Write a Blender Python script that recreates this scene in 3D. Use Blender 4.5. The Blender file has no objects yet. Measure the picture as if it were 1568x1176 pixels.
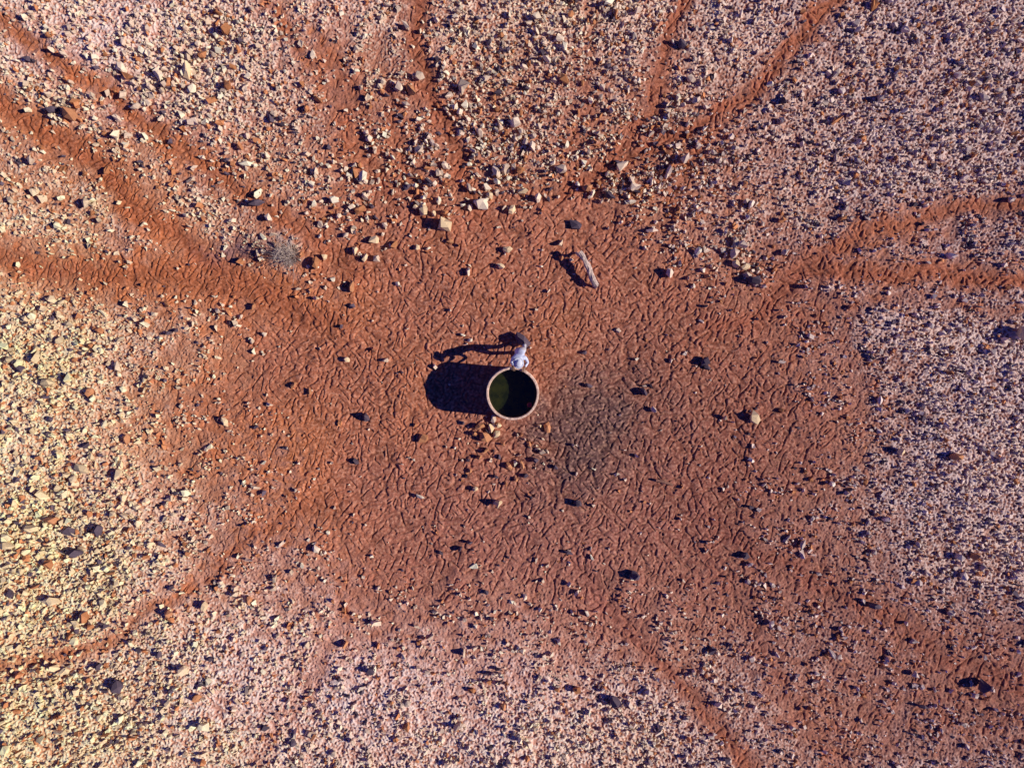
import bpy, math, numpy as np
from mathutils import Vector
rng=np.random.default_rng(7)
S=50.0
def W(px,py,z=0.0,H=21.0):
    k=(H-z)/H
    return ((px-784)/S*k, -(py-588)/S*k)
def lin(c):
    c=np.array(c,float)/255.0
    return np.where(c<0.04045,c/12.92,((c+0.055)/1.055)**2.4)
scene=bpy.context.scene
# ---------------------------------------------------------------- light
EL=33.4; shd=Vector((-1.96,0.20,0)).normalized()
sunv=Vector((-shd.x*math.cos(math.radians(EL)),-shd.y*math.cos(math.radians(EL)),math.sin(math.radians(EL))))
sl=bpy.data.lights.new("sun","SUN"); sl.energy=5.0; sl.angle=math.radians(0.5); sl.color=(1.0,0.95,0.87)
so=bpy.data.objects.new("sun",sl); scene.collection.objects.link(so)
so.rotation_euler=sunv.to_track_quat('Z','Y').to_euler(); so.location=sunv*40
w=bpy.data.worlds.new("World"); scene.world=w; w.use_nodes=True
nt=w.node_tree; bg=nt.nodes["Background"]; sk=nt.nodes.new("ShaderNodeTexSky")
sk.sky_type='NISHITA'; sk.sun_disc=False; sk.sun_elevation=math.radians(EL)
sk.sun_rotation=math.atan2(sunv.x,sunv.y); sk.dust_density=0.0; sk.ozone_density=6.0; sk.altitude=1200
tn=nt.nodes.new("ShaderNodeVectorMath"); tn.operation='MULTIPLY'; tn.inputs[1].default_value=(.22,.42,1.8)
nt.links.new(sk.outputs[0],tn.inputs[0]); nt.links.new(tn.outputs[0],bg.inputs[0]); bg.inputs[1].default_value=0.05
scene.view_settings.view_transform='Standard'; scene.view_settings.look='None'; scene.view_settings.exposure=0
# ---------------------------------------------------------------- camera
cd=bpy.data.cameras.new("camera"); cam=bpy.data.objects.new("camera",cd); scene.collection.objects.link(cam)
cam.location=(0,0,21); cam.rotation_euler=(0,0,0); cd.sensor_width=36; cd.lens=36*21/31.36; cd.clip_end=5000
scene.camera=cam
# ---------------------------------------------------------------- grid
DX=0.0215
AX,AY=17.4,13.3
def axis(a):
    f=np.arange(-a,a+DX/2,DX); st=DX; out=[]; p=f[-1]
    while p<1500:
        st*=1.27; p+=st; out.append(p)
    out=np.array(out); return np.concatenate([-out[::-1],f,out]),len(out)
xs,nox=axis(AX); ys,noy=axis(AY)
NX,NY=len(xs),len(ys)
X,Y=np.meshgrid(xs,ys)
PX=X*S+784; PY=588-Y*S
def band(lo,hi,seed,aniso=1.0,ang=0.0):
    r=np.random.default_rng(seed); n=r.standard_normal((NY,NX)).astype(np.float32)
    fy=np.fft.fftfreq(NY,DX)[:,None]; fx=np.fft.rfftfreq(NX,DX)[None,:]
    ca,sa=math.cos(ang),math.sin(ang)
    u=(fx*ca+fy*sa)*aniso; v=(-fx*sa+fy*ca)
    f=np.sqrt(u*u+v*v)+1e-6
    m=np.exp(-((np.log(f)-math.log(1/math.sqrt(lo*hi)))**2)/(2*(math.log(hi/lo)/2)**2))/f
    o=np.fft.irfft2(np.fft.rfft2(n)*m,s=(NY,NX)); return (o/o.std()).astype(np.float32)
def ss(a,b,x):
    t=np.clip((x-a)/(b-a),0,1); return t*t*(3-2*t)
n_low=band(3,8,1); n_mid=band(0.7,2.0,2); n_sm=band(0.2,0.5,3); n_f=band(0.08,0.17,4); n_f2=band(0.07,0.13,44)
n_l1=band(0.30,0.38,5,1.2,.3); n_l2=band(0.31,0.39,6,2.6,1.1); n_l3=band(0.31,0.39,16,2.6,-0.8); n_l4=band(0.31,0.39,17,2.6,0.15)
n_low2=band(2,6,8); n_lowc=band(1.5,5,9); n_g=band(.3,1.0,21); n_g2=band(.3,1.0,22)
WX=PX+n_mid*3+n_low*6; WY=PY+n_low2*6+n_sm*2
def dist_poly(pts,x,y):
    d=np.full(x.shape,1e9,np.float32)
    for (a,b),(c,e) in zip(pts[:-1],pts[1:]):
        vx,vy=c-a,e-b; L=vx*vx+vy*vy
        t=np.clip(((x-a)*vx+(y-b)*vy)/L,0,1)
        d=np.minimum(d,np.hypot(x-a-t*vx,y-b-t*vy))
    return d
trails=[
([(-300,10),(0,160),(100,222),(170,272),(230,330),(300,388),(400,440),(520,490)],17,.98,2.8),
([(-200,-60),(0,28),(70,85),(160,140),(230,190),(300,245),(370,290),(450,350),(560,430)],12,.80,3.2),
([(-300,380),(0,398),(120,408),(250,418),(400,450),(520,500)],22,.82,3.0),
([(635,-200),(640,0),(642,80),(660,150),(690,215),(720,280),(745,360)],11,.95,2.8),
([(1080,-150),(1040,0),(1010,90),(985,170),(940,230),(900,290)],8.5,.85,3.0),
([(1430,-150),(1290,0),(1240,50),(1170,110),(1120,160),(1050,205),(930,240),(860,310)],10,.95,2.8),
([(1180,110),(1120,180),(1070,240),(1030,320)],7,.6,3.0),
([(1800,420),(1568,425),(1450,428),(1350,415),(1250,420),(1185,458),(1090,510)],11,.98,3.0),
([(1800,290),(1568,312),(1450,320),(1370,345),(1290,390),(1210,428),(1150,480)],13,.82,3.4),
([(500,60),(520,130),(540,210),(600,310)],12,.68,3.6),
([(380,-60),(440,30),(490,110),(530,200)],12,.58,3.6),
([(-200,1060),(0,1018),(150,988),(250,925),(330,870),(420,810),(520,740)],11,.60,3.8),
([(1210,1300),(1140,1160),(1080,1085),(1010,1015),(940,950),(880,860)],9,.80,3.6),
([(1700,1100),(1530,1040),(1400,965),(1250,895),(1150,835),(1060,770)],13,.65,4.2),
([(1340,1300),(1270,1150),(1200,1050),(1130,930),(1080,850)],12,.4,4.2),
([(360,1250),(420,1100),(500,990),(570,890)],10,.28,4.0),
([(1800,480),(1500,470),(1380,450),(1280,470),(1180,520)],10,.45,3.4),
([(600,150),(610,230),(640,330)],9,.65,3.6),
([(900,-50),(915,50),(900,130),(880,230)],8,.4,3.4),
([(-100,250),(60,300),(180,360),(290,420)],10,.35,3.4),
]
T=np.zeros_like(X,dtype=np.float32); TD=np.zeros_like(T)
for pts,hw,st,wd in trails:
    d=dist_poly(pts,WX,WY)
    T=np.maximum(T,st*(0.64*np.exp(-(d/(hw*1.3))**2)+0.36*np.exp(-(d/(hw*wd))**2)))
    TD=np.maximum(TD,st*np.exp(-(d/hw)**2))
def G(cx,cy,rx,ry,x=None,y=None):
    x=WX if x is None else x; y=WY if y is None else y
    return np.exp(-(((x-cx)/rx)**2+((y-cy)/ry)**2))
ang=np.arctan2(WY-610,WX-785); rr=np.hypot((WX-785)/1.14,(WY-610))
base=362+20*np.cos(2*ang)+18*np.sin(3*ang+.5)
F=1-ss(-170,185,rr-base+n_low*16+n_mid*8)
def U(a,b): return 1-(1-a)*(1-b)
for k,g in [(.5,(1220,650,150,190)),(.45,(250,430,230,60)),(.6,(1530,1060,170,140)),(.5,(1310,1090,180,130)),(.35,(1250,900,200,120)),
            (.38,(620,160,180,160)),(.45,(1050,260,170,100)),(.35,(300,250,240,70)),(.42,(280,640,150,150)),(.3,(1420,380,230,70)),(.2,(1300,120,220,100)),(.25,(60,230,160,70)),(.2,(900,130,200,90)),(.3,(900,960,240,110))]:
    F=U(F,k*G(*g))
R=np.clip(U(np.clip(F,0,1),T),0,1)
nz=0.11*n_sm+0.13*n_f+0.05*n_mid+0.11*n_g
Rn=ss(0.16,0.88,R+nz*(1-ss(.75,1,R)*.95))
inner=ss(0.6,0.97,F)
# ---------------------------------------------------------------- height
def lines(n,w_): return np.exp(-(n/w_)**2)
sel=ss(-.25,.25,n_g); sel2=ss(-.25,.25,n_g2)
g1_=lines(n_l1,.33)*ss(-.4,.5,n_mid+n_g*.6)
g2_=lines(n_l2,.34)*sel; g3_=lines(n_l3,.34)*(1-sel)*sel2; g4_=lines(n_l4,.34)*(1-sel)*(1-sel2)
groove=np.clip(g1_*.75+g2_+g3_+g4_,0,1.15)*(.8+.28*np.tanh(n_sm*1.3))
und=0.03*n_low+0.012*n_mid
Hh=und+Rn*(-0.060*groove+0.005*n_sm+0.0015*n_f)+(1-Rn)*(0.0145*n_f+0.0125*n_sm+.011*np.abs(n_f2))
Hh-=0.028*TD*(1-inner*0.8)
fade=ss(0,1,np.clip((AX-.1-np.abs(X))/0.8,0,1))*ss(0,1,np.clip((AY-.1-np.abs(Y))/0.8,0,1))
tx,ty=0.02,-0.28
flat=1-np.exp(-(np.hypot(X-tx,Y-ty)/1.0)**4)
Hh=Hh*fade*(0.5+0.5*flat)
# ---------------------------------------------------------------- colour
def C(*c): return lin(c).astype(np.float32)
warm=np.clip(0.85*ss(600,-60,PX)*ss(120,600,PY)+0.25*G(60,250,220,180)+0.08*n_lowc,0,1)  # sun-side yellow brightening on the left put into colour, with natural soil variation
pink=np.clip(G(620,1060,330,150)+0.8*G(190,60,220,130)+.4*G(350,850,250,250)+0.10*n_low,0,1)
dark=np.clip(ss(750,1450,PX)*0.8+0.08*n_low2,0,1)  # darker right from sun angle put into soil and stone colour, plus random tone
def mix(a,b,t): return a*(1-t[...,None])+b*t[...,None]
pale=np.broadcast_to(C(244,210,184),X.shape+(3,)).copy()
pale=mix(pale,C(255,228,180),warm)
pale=mix(pale,C(246,212,198),pink*0.85*(1-0.4*warm))
pale=mix(pale,C(218,192,182),dark)
brn=np.broadcast_to(C(172,114,92),X.shape+(3,)).copy()
brn=mix(brn,C(210,152,106),warm); brn=mix(brn,C(200,150,132),pink*.8*(1-.5*warm)); brn=mix(brn,C(146,102,92),dark)
tt=ss(-1.0,.9,n_f*.7+n_sm*.5+n_mid*.25-1.7*(R-.12))
grav=mix(brn,pale,np.clip(tt,0,1))
red=np.broadcast_to(C(172,104,78),X.shape+(3,)).copy()
red=mix(red,C(190,110,64),np.clip(ss(750,150,PX)+0.15*n_low,0,1))
red=mix(red,C(162,90,62),np.clip(TD*0.6,0,1))
red=mix(red,C(160,102,88),np.clip(G(900,850,330,200)*.8,0,1))
red=mix(red,C(140,82,68),np.clip(G(1180,800,230,330)+G(1520,1060,200,200),0,1)*.75)
red=mix(red,C(88,68,68),np.clip(.74*G(890,655,70,68)+.36*G(950,610,140,100)+.33*G(870,710,90,100)+0.16*n_mid*G(900,650,200,150),0,.8))
red=red*np.clip(1+0.07*n_sm+0.08*n_f+0.08*n_mid,.4,1.6)[...,None]
red=mix(red,C(226,176,142),np.clip(.06+.15*n_f+.08*n_sm,0,.34)*(1-.6*TD))
red=red*(1-.25*np.clip(groove,0,1))[...,None]  # shade inside the grooves painted into the soil colour
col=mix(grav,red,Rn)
col=mix(col,C(205,192,178),np.clip(.9*G(443,388,18,20)*(0.6+.4*n_sm),0,.65))
col=mix(col,C(120,98,105),np.clip(.75*G(375,380,62,16)*(.7+.3*n_sm),0,.7))  # dead shrub's cast shadow painted into the ground colour, on its left
col=np.clip(col*0.98,0.008,0.8)
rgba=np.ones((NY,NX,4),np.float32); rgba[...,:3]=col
def build(name,co,faces,n,attr=None,smooth=False):
    me=bpy.data.meshes.new(name); me.vertices.add(len(co)); me.vertices.foreach_set("co",np.ascontiguousarray(co,np.float32).ravel())
    faces=np.ascontiguousarray(faces,np.int32)
    me.loops.add(faces.size); me.loops.foreach_set("vertex_index",faces.ravel())
    me.polygons.add(len(faces)); me.polygons.foreach_set("loop_start",np.arange(0,faces.size,n,dtype=np.int32))
    me.polygons.foreach_set("loop_total",np.full(len(faces),n,np.int32))
    me.polygons.foreach_set("use_smooth",np.full(len(faces),smooth,bool))
    if attr is not None:
        a=me.attributes.new("Col","FLOAT_COLOR","POINT"); a.data.foreach_set("color",np.ascontiguousarray(attr,np.float32).ravel())
    me.update(calc_edges=True)
    ob=bpy.data.objects.new(name,me); scene.collection.objects.link(ob); return ob
def attrmat(name,rough=0.95,nscale=30,bump=0.4,var=0.35,dist=0.01):
    m=bpy.data.materials.new(name); m.use_nodes=True; t=m.node_tree; b=t.nodes["Principled BSDF"]
    b.inputs["Roughness"].default_value=rough; b.inputs["Specular IOR Level"].default_value=0.1
    a=t.nodes.new("ShaderNodeAttribute"); a.attribute_name="Col"
    tc=t.nodes.new("ShaderNodeTexCoord")
    n=t.nodes.new("ShaderNodeTexNoise"); n.inputs["Scale"].default_value=nscale; n.inputs["Detail"].default_value=4; n.inputs["Roughness"].default_value=.7
    t.links.new(tc.outputs["Object"],n.inputs["Vector"])
    mr=t.nodes.new("ShaderNodeMapRange"); mr.inputs[1].default_value=.3; mr.inputs[2].default_value=.7
    mr.inputs[3].default_value=1-var; mr.inputs[4].default_value=1+var; t.links.new(n.outputs[0],mr.inputs[0])
    vm=t.nodes.new("ShaderNodeVectorMath"); vm.operation='SCALE'; t.links.new(a.outputs["Color"],vm.inputs[0]); t.links.new(mr.outputs[0],vm.inputs["Scale"])
    t.links.new(vm.outputs[0],b.inputs["Base Color"])
    bp=t.nodes.new("ShaderNodeBump"); bp.inputs["Strength"].default_value=bump; bp.inputs["Distance"].default_value=dist
    t.links.new(n.outputs[0],bp.inputs["Height"]); t.links.new(bp.outputs[0],b.inputs["Normal"])
    return m
co=np.stack([X,Y,Hh],-1).reshape(-1,3)
idx=np.arange(NX*NY,dtype=np.int32).reshape(NY,NX)
q=np.stack([idx[:-1,:-1],idx[:-1,1:],idx[1:,1:],idx[1:,:-1]],-1).reshape(-1,4)
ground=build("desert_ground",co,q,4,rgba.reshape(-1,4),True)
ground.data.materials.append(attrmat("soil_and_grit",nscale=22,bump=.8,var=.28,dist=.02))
def gi(x,y):
    i=np.clip(np.round((x-xs[nox])/DX).astype(int)+nox,0,NX-1); j=np.clip(np.round((y-ys[noy])/DX).astype(int)+noy,0,NY-1); return j,i
# ---------------------------------------------------------------- stones
import bmesh
def ico():
    bm=bmesh.new(); bmesh.ops.create_icosphere(bm,subdivisions=1,radius=1); v=np.array([x.co[:] for x in bm.verts]); f=np.array([[y.index for y in x.verts] for x in bm.faces]); bm.free(); return v,f
IV,IF=ico()
CV=np.array([[a,b,c] for a in(-.7,.7) for b in(-.7,.7) for c in(-.7,.7)]); CF=np.array([[0,1,3],[0,3,2],[4,6,7],[4,7,5],[0,4,5],[0,5,1],[2,3,7],[2,7,6],[0,2,6],[0,6,4],[1,5,7],[1,7,3]])
def stones(name,x,y,r,cols,V,Fc,jit=.28,flatz=.65,sink=.35):
    N=len(x); P=V[None]+rng.normal(0,jit,(N,)+V.shape)
    sc=np.stack([rng.uniform(.7,1.4,N),rng.uniform(.5,1.05,N),rng.uniform(.7,1.25,N)*flatz],-1)
    P=P*sc[:,None,:]
    ta=rng.normal(0,.4,N); c,s=np.cos(ta)[:,None],np.sin(ta)[:,None]
    P=np.stack([P[...,0]*c-P[...,2]*s,P[...,1],P[...,0]*s+P[...,2]*c],-1)
    a=rng.uniform(0,6.28,N); c,s=np.cos(a)[:,None],np.sin(a)[:,None]
    P=np.stack([P[...,0]*c-P[...,1]*s,P[...,0]*s+P[...,1]*c,P[...,2]],-1)*r[:,None,None]
    j,i=gi(x,y); z=Hh[j,i]
    P+=np.stack([x,y,z+r*flatz*(1-sink*1.6)],-1)[:,None,:]
    f=(Fc[None]+(np.arange(N)*len(V))[:,None,None]).reshape(-1,3)
    cc=np.ones((N,len(V),4)); cc[...,:3]=cols[:,None,:]
    return build(name,P.reshape(-1,3),f,3,cc.reshape(-1,4),False)
def scol(x,y):
    j,i=gi(x,y); N=len(x); wv=warm[j,i]; dv=dark[j,i]
    A=C(244,212,180); B=C(254,224,166); D=C(220,194,182); O=C(205,136,90); K=C(100,84,92)
    c=A*(1-wv[:,None])+B*wv[:,None]; c=c*(1-dv[:,None])+D*dv[:,None]
    u=rng.uniform(0,1,N)[:,None]; c=np.where(u<.15,O,np.where(u<.24,K,c))
    c=c*rng.uniform(.6,1.1,N)[:,None]; return np.clip(c*.98,.01,.8)
HOT=[(300,90,90,60,2.2),(340,190,80,60,1.2),(740,110,90,50,1.5),(760,240,100,50,2.4),(930,280,80,30,1.8),(70,820,110,90,2.4),(60,560,80,80,1.0),(100,1050,150,110,1.0),
        (620,240,80,50,1.8),(520,330,70,60,1.0),(870,60,80,70,1.0),(1060,230,80,60,1.6),(140,150,90,70,1.0),(820,190,140,50,1.2),(1000,250,70,70,1.8),(1400,180,150,130,.5),(940,30,60,60,1.3),
        (690,300,120,35,1.2),(1040,330,80,60,.8),(1130,400,60,50,.8),(780,690,70,40,1.2),(600,370,80,50,.6)]
def hot(x,y):
    px=x*S+784; py=588-y*S
    h=0*x
    for cx,cy,rx,ry,s in HOT: h=h+s*np.exp(-(((px-cx)/rx)**2+((py-cy)/ry)**2))
    return h
def scatter(n,fac,keep0,hk,base_=.6):
    x=rng.uniform(-AX+.2,AX-.2,n); y=rng.uniform(-AY+.2,AY-.2,n); j,i=gi(x,y); h=hot(x,y)
    p=(1-R[j,i])**1.2*(1-.9*np.clip(TD[j,i],0,1))*(1-.93*inner[j,i])+keep0+hk*h*(1-.9*TD[j,i])
    p=p*(base_+0.3*n_mid[j,i]+fac*h)*(1-.45*pink[j,i])
    k=(rng.uniform(0,1,n)<p)&(np.hypot(x-tx,y-ty)>0.95)
    return x[k],y[k],h[k],(dark[j,i])[k]
sm=attrmat("stone_surface",rough=.85,nscale=25,bump=.3,var=.2)
x,y,h,dk=scatter(105000,.45,.024,.035); r=0.022+0.0135*rng.exponential(1,len(x)); r=np.minimum(r,.085)*(1-.12*dk)
g1=stones("gravel",x,y,r,scol(x,y),CV,CF,jit=.34,flatz=1.2,sink=.18)
x2,y2,h2,dk2=scatter(9500,2.0,.055,.13,.36); r2=np.minimum(0.04+0.022*rng.exponential(1,len(x2)),.15)*(1-.2*dk2)*(1+.12*np.minimum(h2,2))
g2=stones("scattered_rocks",x2,y2,r2,scol(x2,y2),IV,IF,jit=.26,flatz=1.25,sink=.12)
M=[(112,178,13,2),(84,170,9,1),(290,113,12,0),(682,346,12,0),(650,322,8,0),(637,318,6,0),(665,328,6,0),(784,322,7,0),(777,383,8,0),(768,409,7,0),(860,395,7,2),(1152,430,11,1),(1126,405,7,0),(1140,410,6,0),(1160,412,6,0),
(532,551,7,0),(486,458,6,0),(541,441,8,2),(346,645,8,0),(648,670,8,2),(763,769,9,0),(728,748,6,0),(1155,640,9,0),(800,522,12,1),(883,345,8,1),(898,290,10,2),(885,770,7,1),(570,1024,9,1),(940,1070,9,1),(1500,1047,12,1),
(384,918,8,2),(316,925,8,0),(262,937,9,2),(82,795,11,2),(118,845,13,1),(154,810,10,1),(182,1047,11,1),(140,600,7,2),(196,673,8,2),(735,652,7,2),(752,655,6,0),(764,651,6,0),(742,668,8,2),(760,664,6,0),(727,664,5,2),(838,655,7,2),(826,652,4,0),
(800,712,6,2),(780,715,6,2),(765,700,5,1),(745,690,5,2),(810,680,5,2),(835,690,4,1),(790,735,5,2),(735,700,5,2),(760,730,5,1),(850,715,5,1),(720,720,4,2),(770,680,5,2),(820,705,5,1),
(545,385,7,0),(575,368,7,0),(560,395,6,0),(498,395,7,0),(395,313,10,1),(630,140,9,2),(1078,555,8,1),(985,600,7,1),(900,590,6,1),(562,640,7,1),(705,840,6,1),(870,845,6,1),(972,880,8,1),(745,905,5,1),(390,470,5,2),(1410,1080,7,1),(1336,925,8,1),(1376,690,8,0),(1458,698,9,2),(1560,512,12,0),(1410,640,6,1),(1110,640,6,0),(895,540,5,1),(640,380,5,0),(690,370,5,2),(750,300,6,0),(800,295,7,0),(720,830,5,1),(475,600,5,2),(450,590,5,2),(305,1065,6,2),(450,1135,8,1),(770,1080,6,2),(530,985,7,2),(245,1000,6,1),(1490,850,7,2),(1140,850,6,1)]
M=np.array(M,float)
mx=(M[:,0]-784)/S; my=(588-M[:,1])/S; mr=M[:,2]/S*.92
tc_=np.array([C(244,210,162),C(100,84,92),C(206,142,98)])
g3=stones("boulders",mx,my,mr,tc_[M[:,3].astype(int)]*.88*rng.uniform(.8,1.05,(len(mx),1)),IV,IF,jit=.17,flatz=1.1,sink=.12)
for g in(g1,g2,g3): g.data.materials.append(sm)
# ---------------------------------------------------------------- plain material
def mat(name,c,rough=.8,var=.2,scale=8,bump=.2,spec=.3,c2=None):
    m=bpy.data.materials.new(name); m.use_nodes=True; t=m.node_tree; b=t.nodes["Principled BSDF"]
    b.inputs["Roughness"].default_value=rough; b.inputs["Specular IOR Level"].default_value=spec
    tc=t.nodes.new("ShaderNodeTexCoord"); n=t.nodes.new("ShaderNodeTexNoise"); n.inputs["Scale"].default_value=scale; n.inputs["Detail"].default_value=5
    t.links.new(tc.outputs["Object"],n.inputs["Vector"]); r=t.nodes.new("ShaderNodeValToRGB")
    c=np.array(c); d=c*(1-var) if c2 is None else np.array(c2)
    r.color_ramp.elements[0].position=.35; r.color_ramp.elements[1].position=.65
    r.color_ramp.elements[0].color=(*d,1); r.color_ramp.elements[1].color=(*np.minimum(c*(1+var*.3),.9),1)
    t.links.new(n.outputs[0],r.inputs[0]); t.links.new(r.outputs[0],b.inputs["Base Color"])
    bp=t.nodes.new("ShaderNodeBump"); bp.inputs["Strength"].default_value=bump; bp.inputs["Distance"].default_value=.01
    t.links.new(n.outputs[0],bp.inputs["Height"]); t.links.new(bp.outputs[0],b.inputs["Normal"]); return m
def empty(name):
    e=bpy.data.objects.new(name,None); scene.collection.objects.link(e); return e
def bmobj(name,bm,m,parent=None,smooth=True):
    me=bpy.data.meshes.new(name); bm.to_mesh(me); bm.free()
    for p in me.polygons: p.use_smooth=smooth
    me.materials.append(m); o=bpy.data.objects.new(name,me); scene.collection.objects.link(o)
    if parent: o.parent=parent
    return o
# ---------------------------------------------------------------- water tank
tank=empty("water_tank")
prof=[(.0,.06),(.705,.06),(.705,1.22),(.695,1.24),(.695,1.285),(.703,1.30),(.750,1.30),(.76,1.285),(.76,1.235),(.752,1.22),(.757,.9),(.762,.895),(.762,.875),(.757,.87),(.765,.5),(.771,.495),(.771,.475),(.767,.47),(.79,.04),(.81,.03),(.82,-.14)]
bm=bmesh.new(); NS=96; rings=[]
for r_,z_ in prof:
    if r_==0: rings.append([bm.verts.new((tx,ty,z_))]); continue
    rings.append([bm.verts.new((tx+r_*math.cos(2*math.pi*k/NS)*(1+.004*math.sin(5*2*math.pi*k/NS)),ty+r_*math.sin(2*math.pi*k/NS)*(1+.004*math.sin(5*2*math.pi*k/NS)),z_+.004*math.sin(k*1.7))) for k in range(NS)])
for a,b in zip(rings[:-1],rings[1:]):
    for k in range(NS):
        k2=(k+1)%NS
        if len(a)==1: bm.faces.new((a[0],b[k],b[k2]))
        else: bm.faces.new((a[k],b[k],b[k2],a[k2]))
bmesh.ops.recalc_face_normals(bm,faces=bm.faces)
bmobj("tank_wall",bm,mat("weathered_concrete",lin((236,196,168)),.9,.35,14,.4),tank,False)
bm=bmesh.new(); bmesh.ops.create_circle(bm,cap_ends=True,segments=96,radius=.702)
for v in bm.verts: v.co+=Vector((tx,ty,.76))
wm=mat("murky_green_water",(.019,.022,.005),.12,.3,4,.08,.4,c2=(.008,.011,.004)); bmobj("tank_water",bm,wm,tank)
bm=bmesh.new(); bmesh.ops.create_uvsphere(bm,u_segments=20,v_segments=12,radius=.075)
for v in bm.verts: v.co.z*=.7
bmesh.ops.create_cone(bm,cap_ends=True,segments=12,radius1=.012,radius2=.012,depth=.16)
for v in bm.verts: v.co+=Vector((.51,-.61,1.12))
bmobj("red_float",bm,mat("red_plastic",(.3,.02,.04),.4,.1),tank)
# ---------------------------------------------------------------- log
def tube(bm,pts,rad,seg=10,wob=.0):
    pts=[Vector(p) for p in pts]; rs=[]
    for i,p in enumerate(pts):
        d=(pts[min(i+1,len(pts)-1)]-pts[max(i-1,0)]).normalized(); u=d.cross(Vector((0.13,.2,1))).normalized(); v=d.cross(u)
        rs.append([bm.verts.new(p+(u*math.cos(6.2832*k/seg)+v*math.sin(6.2832*k/seg))*rad[i]*(1+wob*rng.uniform(-1,1))) for k in range(seg)])
    for a,b in zip(rs[:-1],rs[1:]):
        for k in range(seg): bm.faces.new((a[k],a[(k+1)%seg],b[(k+1)%seg],b[k]))
    bm.faces.new(rs[0][::-1]); bm.faces.new(rs[-1])
bm=bmesh.new(); P0=W(885,390); P1=W(913,439)
pts=[];rad=[]
for k in range(9):
    t=k/8; pts.append((P0[0]*(1-t)+P1[0]*t+.035*math.sin(t*5),P0[1]*(1-t)+P1[1]*t,.42-.2*t)); rad.append(.08+.02*t+.012*math.sin(k*2.3))
tube(bm,pts,rad,10,.13)
tube(bm,[(P0[0]+.03,P0[1]-.1,.36),(P0[0]+.0,P0[1]-.05,.16),(P0[0]-.05,P0[1]+.06,-.02)],[.05,.045,.035],8,.1)
tube(bm,[(P1[0]-.03,P1[1]+.06,.22),(P1[0]+.0,P1[1]+.02,.1),(P1[0]-.02,P1[1]-.03,-.03)],[.06,.05,.04],8,.1)
tube(bm,[(P0[0]+.2,P0[1]-.35,.30),(P0[0]+.27,P0[1]-.28,.37),(P0[0]+.33,P0[1]-.25,.43)],[.035,.028,.015],8,.1)
bmobj("dead_log",bm,mat("bleached_wood",lin((205,178,160)),.9,.45,18,.6),None,False)
bm=bmesh.new(); a=W(1004,735); b=W(1030,742)
tube(bm,[(a[0],a[1],.05),((a[0]+b[0])/2,(a[1]+b[1])/2+.02,.07),(b[0],b[1],.05)],[.04,.045,.03],8,.15)
bmobj("dead_branch",bm,mat("grey_wood",lin((150,105,85)),.9,.3,18,.5),None,False)
# ---------------------------------------------------------------- dead shrub
bm=bmesh.new(); bx,by=W(446,392)
def twig(p,d,l,r,lev):
    n=4; pts=[p]; 
    for k in range(n):
        d=(d+Vector(rng.normal(0,.16,3))).normalized(); pts.append(pts[-1]+d*l/n)
    tube(bm,pts,[r*(1-.18*k) for k in range(n+1)],4)
    if lev>0:
        for k in range(4 if lev>1 else 3):
            q=pts[rng.integers(1,n+1)]; twig(q,(d+Vector(rng.normal(0,.5,3))).normalized(),l*.6,r*.6,lev-1)
for k in range(20):
    a=rng.uniform(0,6.28); s=rng.uniform(.02,.20)
    twig(Vector((bx+.10*math.cos(a),by+.10*math.sin(a),-.03)),Vector((math.cos(a)*s,math.sin(a)*s,1)).normalized(),rng.uniform(.4,.9),.012,2)
for k in range(220):
    a=rng.uniform(0,6.28); rr_=rng.uniform(0,.26); q=Vector((bx+rr_*math.cos(a),by+rr_*math.sin(a)*1.1,-.02))
    tube(bm,[q,q+Vector((math.cos(a)*.06,math.sin(a)*.06,.12)),q+Vector((math.cos(a)*.16,math.sin(a)*.16,.18))],[.010,.008,.002],3)
bmobj("dead_shrub",bm,mat("dry_twigs",lin((185,165,148)),.9,.3,10,.2),None,False)
# ---------------------------------------------------------------- person
person=empty("person")
J=[];E=[]
def j(co,r,lab,par=None):
    J.append((co,r,lab)); 
    if par is not None: E.append((par,len(J)-1))
    return len(J)-1
pel=j((.24,.98,.95),(.15,.11),1); 
w1=j((.235,.92,1.08),(.14,.10),0,pel); ch=j((.215,.80,1.26),(.16,.11),0,w1); ub=j((.205,.725,1.37),(.12,.085),0,ch)
nk=j((.197,.675,1.45),(.058,.058),2,ub); hd=j((.19,.625,1.53),(.085,.095),2,nk); ht=j((.185,.585,1.615),(.082,.095),4,hd)
for sx,hp,kn,an,hl,to in [(-1,(.155,.98,.88),(.15,.86,.50),(.16,.95,.11),(.16,.99,.05),(.15,.77,.035)),(1,(.33,.99,.88),(.36,1.06,.49),(.40,1.34,.14),(.405,1.38,.08),(.39,1.20,.035))]:
    a=j(hp,(.095,.10),1,pel); mid=j(tuple((np.array(hp)*.5+np.array(kn)*.5)),(.082,.085),1,a); b=j(kn,(.06,.062),1,mid)
    cf=j(tuple(np.array(kn)*.65+np.array(an)*.35),(.062,.064),1,b); c=j(an,(.045,.045),3,cf); h=j(hl,(.045,.045),3,c); t=j(to,(.045,.03),3,c)
arms=[((.045,.76,1.37),(-.02,.64,1.16),(.045,.50,1.30),(.05,.44,1.335)),((.375,.76,1.37),(.46,.62,1.18),(.36,.47,1.30),(.33,.41,1.335))]
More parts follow.
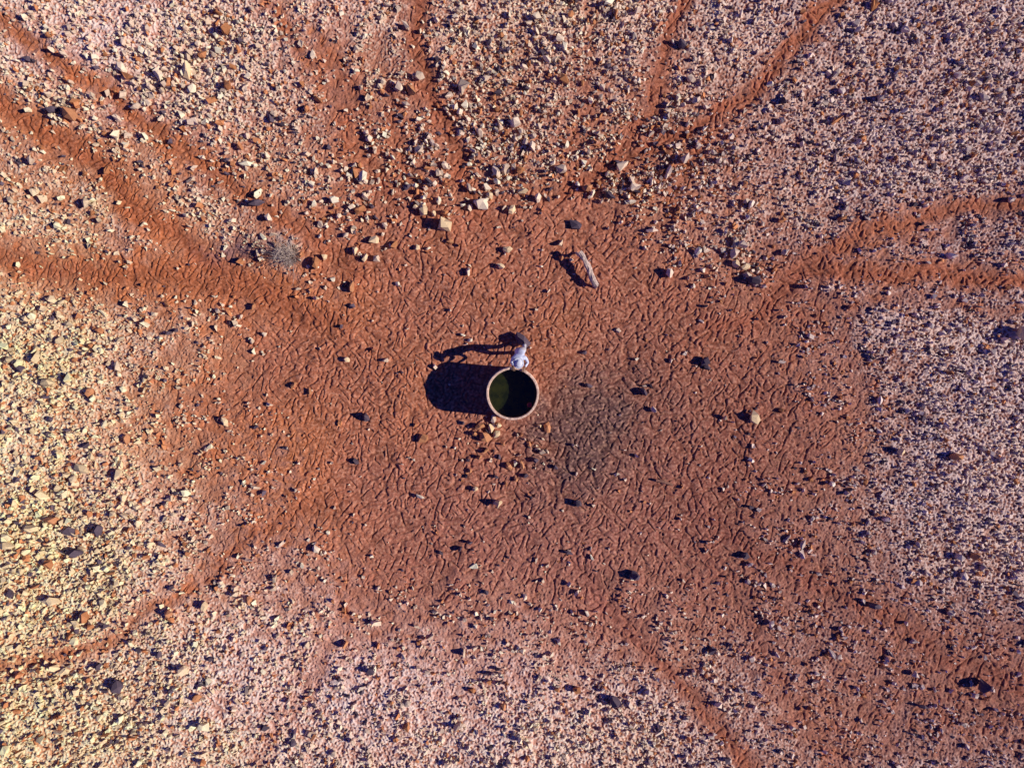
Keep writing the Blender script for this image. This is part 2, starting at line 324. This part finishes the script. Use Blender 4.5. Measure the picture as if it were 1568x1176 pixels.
for sh,el,wr,pm in arms:
    a=j(sh,(.062,.065),0,ub); m_=j(tuple(np.array(sh)*.5+np.array(el)*.5),(.05,.05),0,a); b=j(el,(.042,.042),0,m_); c=j(tuple(np.array(el)*.35+np.array(wr)*.65),(.036,.036),0,b); d=j(wr,(.028,.028),2,c); p=j(pm,(.036,.018),2,d)
    dirv=(Vector(pm)-Vector(wr)).normalized(); side=dirv.cross(Vector((0,0,1))).normalized()
    for f,off in enumerate((-.03,-.01,.01,.03)):
        L=(.07,.08,.075,.058)[f]; r0=Vector(pm)+side*off
        k=j(tuple(r0+dirv*.02),(.010,.010),2,p); k=j(tuple(r0+dirv*(.02+L*.55)+Vector((0,0,.003))),(.009,.009),2,k); j(tuple(r0+dirv*(.02+L*.8)-Vector((0,0,.03))),(.008,.008),2,k)
    s=1 if sh[0]<.2 else -1
    k=j(tuple(Vector(wr)+dirv*.03+side*.04*s),(.011,.011),2,d); j(tuple(Vector(wr)+dirv*.07+side*.062*s),(.009,.009),2,k)
me=bpy.data.meshes.new("body_skel"); me.from_pydata([c for c,_,_ in J],E,[]); me.update()
ob=bpy.data.objects.new("body_skel",me); scene.collection.objects.link(ob)
md=ob.modifiers.new("s","SKIN"); 
for i,(c,r,l) in enumerate(J):
    sv=me.skin_vertices[0].data[i]; sv.radius=r; sv.use_root=(i==0)
md2=ob.modifiers.new("ss","SUBSURF"); md2.levels=2; md2.render_levels=2
dg=bpy.context.evaluated_depsgraph_get(); dg.update()
bme=bpy.data.meshes.new_from_object(ob.evaluated_get(dg)); bpy.data.objects.remove(ob)
bme.name="body"
mats=[mat("pale_shirt",(.62,.64,.76),.9,.2,20,.4),mat("light_trousers",(.60,.54,.52),.9,.2,20,.4),mat("skin",(.28,.15,.09),.6,.1),mat("boots",(.10,.06,.04),.7,.2),mat("hair",(.03,.02,.015),.7,.2)]
bme.materials.clear()
for m in mats: bme.materials.append(m)
JC=np.array([c for c,_,_ in J]); JR=np.array([max(r) for _,r,_ in J]); JL=[l for _,_,l in J]
for p in bme.polygons:
    p.use_smooth=True; d=np.linalg.norm(JC-np.array(p.center),axis=1)-JR*.5; p.material_index=JL[int(np.argmin(d))]
bo=bpy.data.objects.new("body",bme); scene.collection.objects.link(bo); bo.parent=person
hc=Vector((.188,.60,1.57)); fdir=Vector((-.03,-.88,-.42)).normalized(); up=(Vector((0,0,1))-fdir*fdir.z).normalized(); rt=fdir.cross(up)
def blob(name,c,sx,m):
    bm=bmesh.new(); bmesh.ops.create_uvsphere(bm,u_segments=14,v_segments=10,radius=1)
    for v in bm.verts: v.co=c+rt*v.co.x*sx[0]+fdir*v.co.y*sx[1]+up*v.co.z*sx[2]
    bmobj(name,bm,m,person)
blob("nose",hc+fdir*.098-up*.01,(.014,.022,.024),mats[2]); blob("ear_l",hc-rt*.085,(.012,.02,.032),mats[2]); blob("ear_r",hc+rt*.085,(.012,.02,.032),mats[2])
blob("eye_l",hc+fdir*.085-rt*.032+up*.015,(.012,.01,.008),mats[4]); blob("eye_r",hc+fdir*.085+rt*.032+up*.015,(.012,.01,.008),mats[4]); blob("mouth",hc+fdir*.086-up*.052,(.025,.008,.006),mat("lips",(.25,.08,.07),.5,.1))
bm=bmesh.new(); hp_=[(.0,.115),(.06,.112),(.092,.085),(.102,.02),(.105,.0),(.135,-.008),(.162,-.004),(.162,-.010),(.135,-.016),(.10,-.012)]
rs=[]
for r_,z_ in hp_:
    rs.append([bm.verts.new(hc+up*(.045+z_)-fdir*.01+rt*r_*.92*math.cos(6.2832*k/32)+fdir*r_*1.08*math.sin(6.2832*k/32)+up*(.02*(abs(math.cos(6.2832*k/32))**2) if r_>.11 else 0)) for k in range(32)])
for a,b in zip(rs[:-1],rs[1:]):
    for k in range(32): bm.faces.new((a[k],a[(k+1)%32],b[(k+1)%32],b[k]))
bmesh.ops.remove_doubles(bm,verts=bm.verts,dist=1e-5); bmesh.ops.recalc_face_normals(bm,faces=bm.faces)
bmobj("hat",bm,mat("white_hat",(.64,.64,.70),.9,.15,25,.3),person)
print("stones",len(x),len(x2))
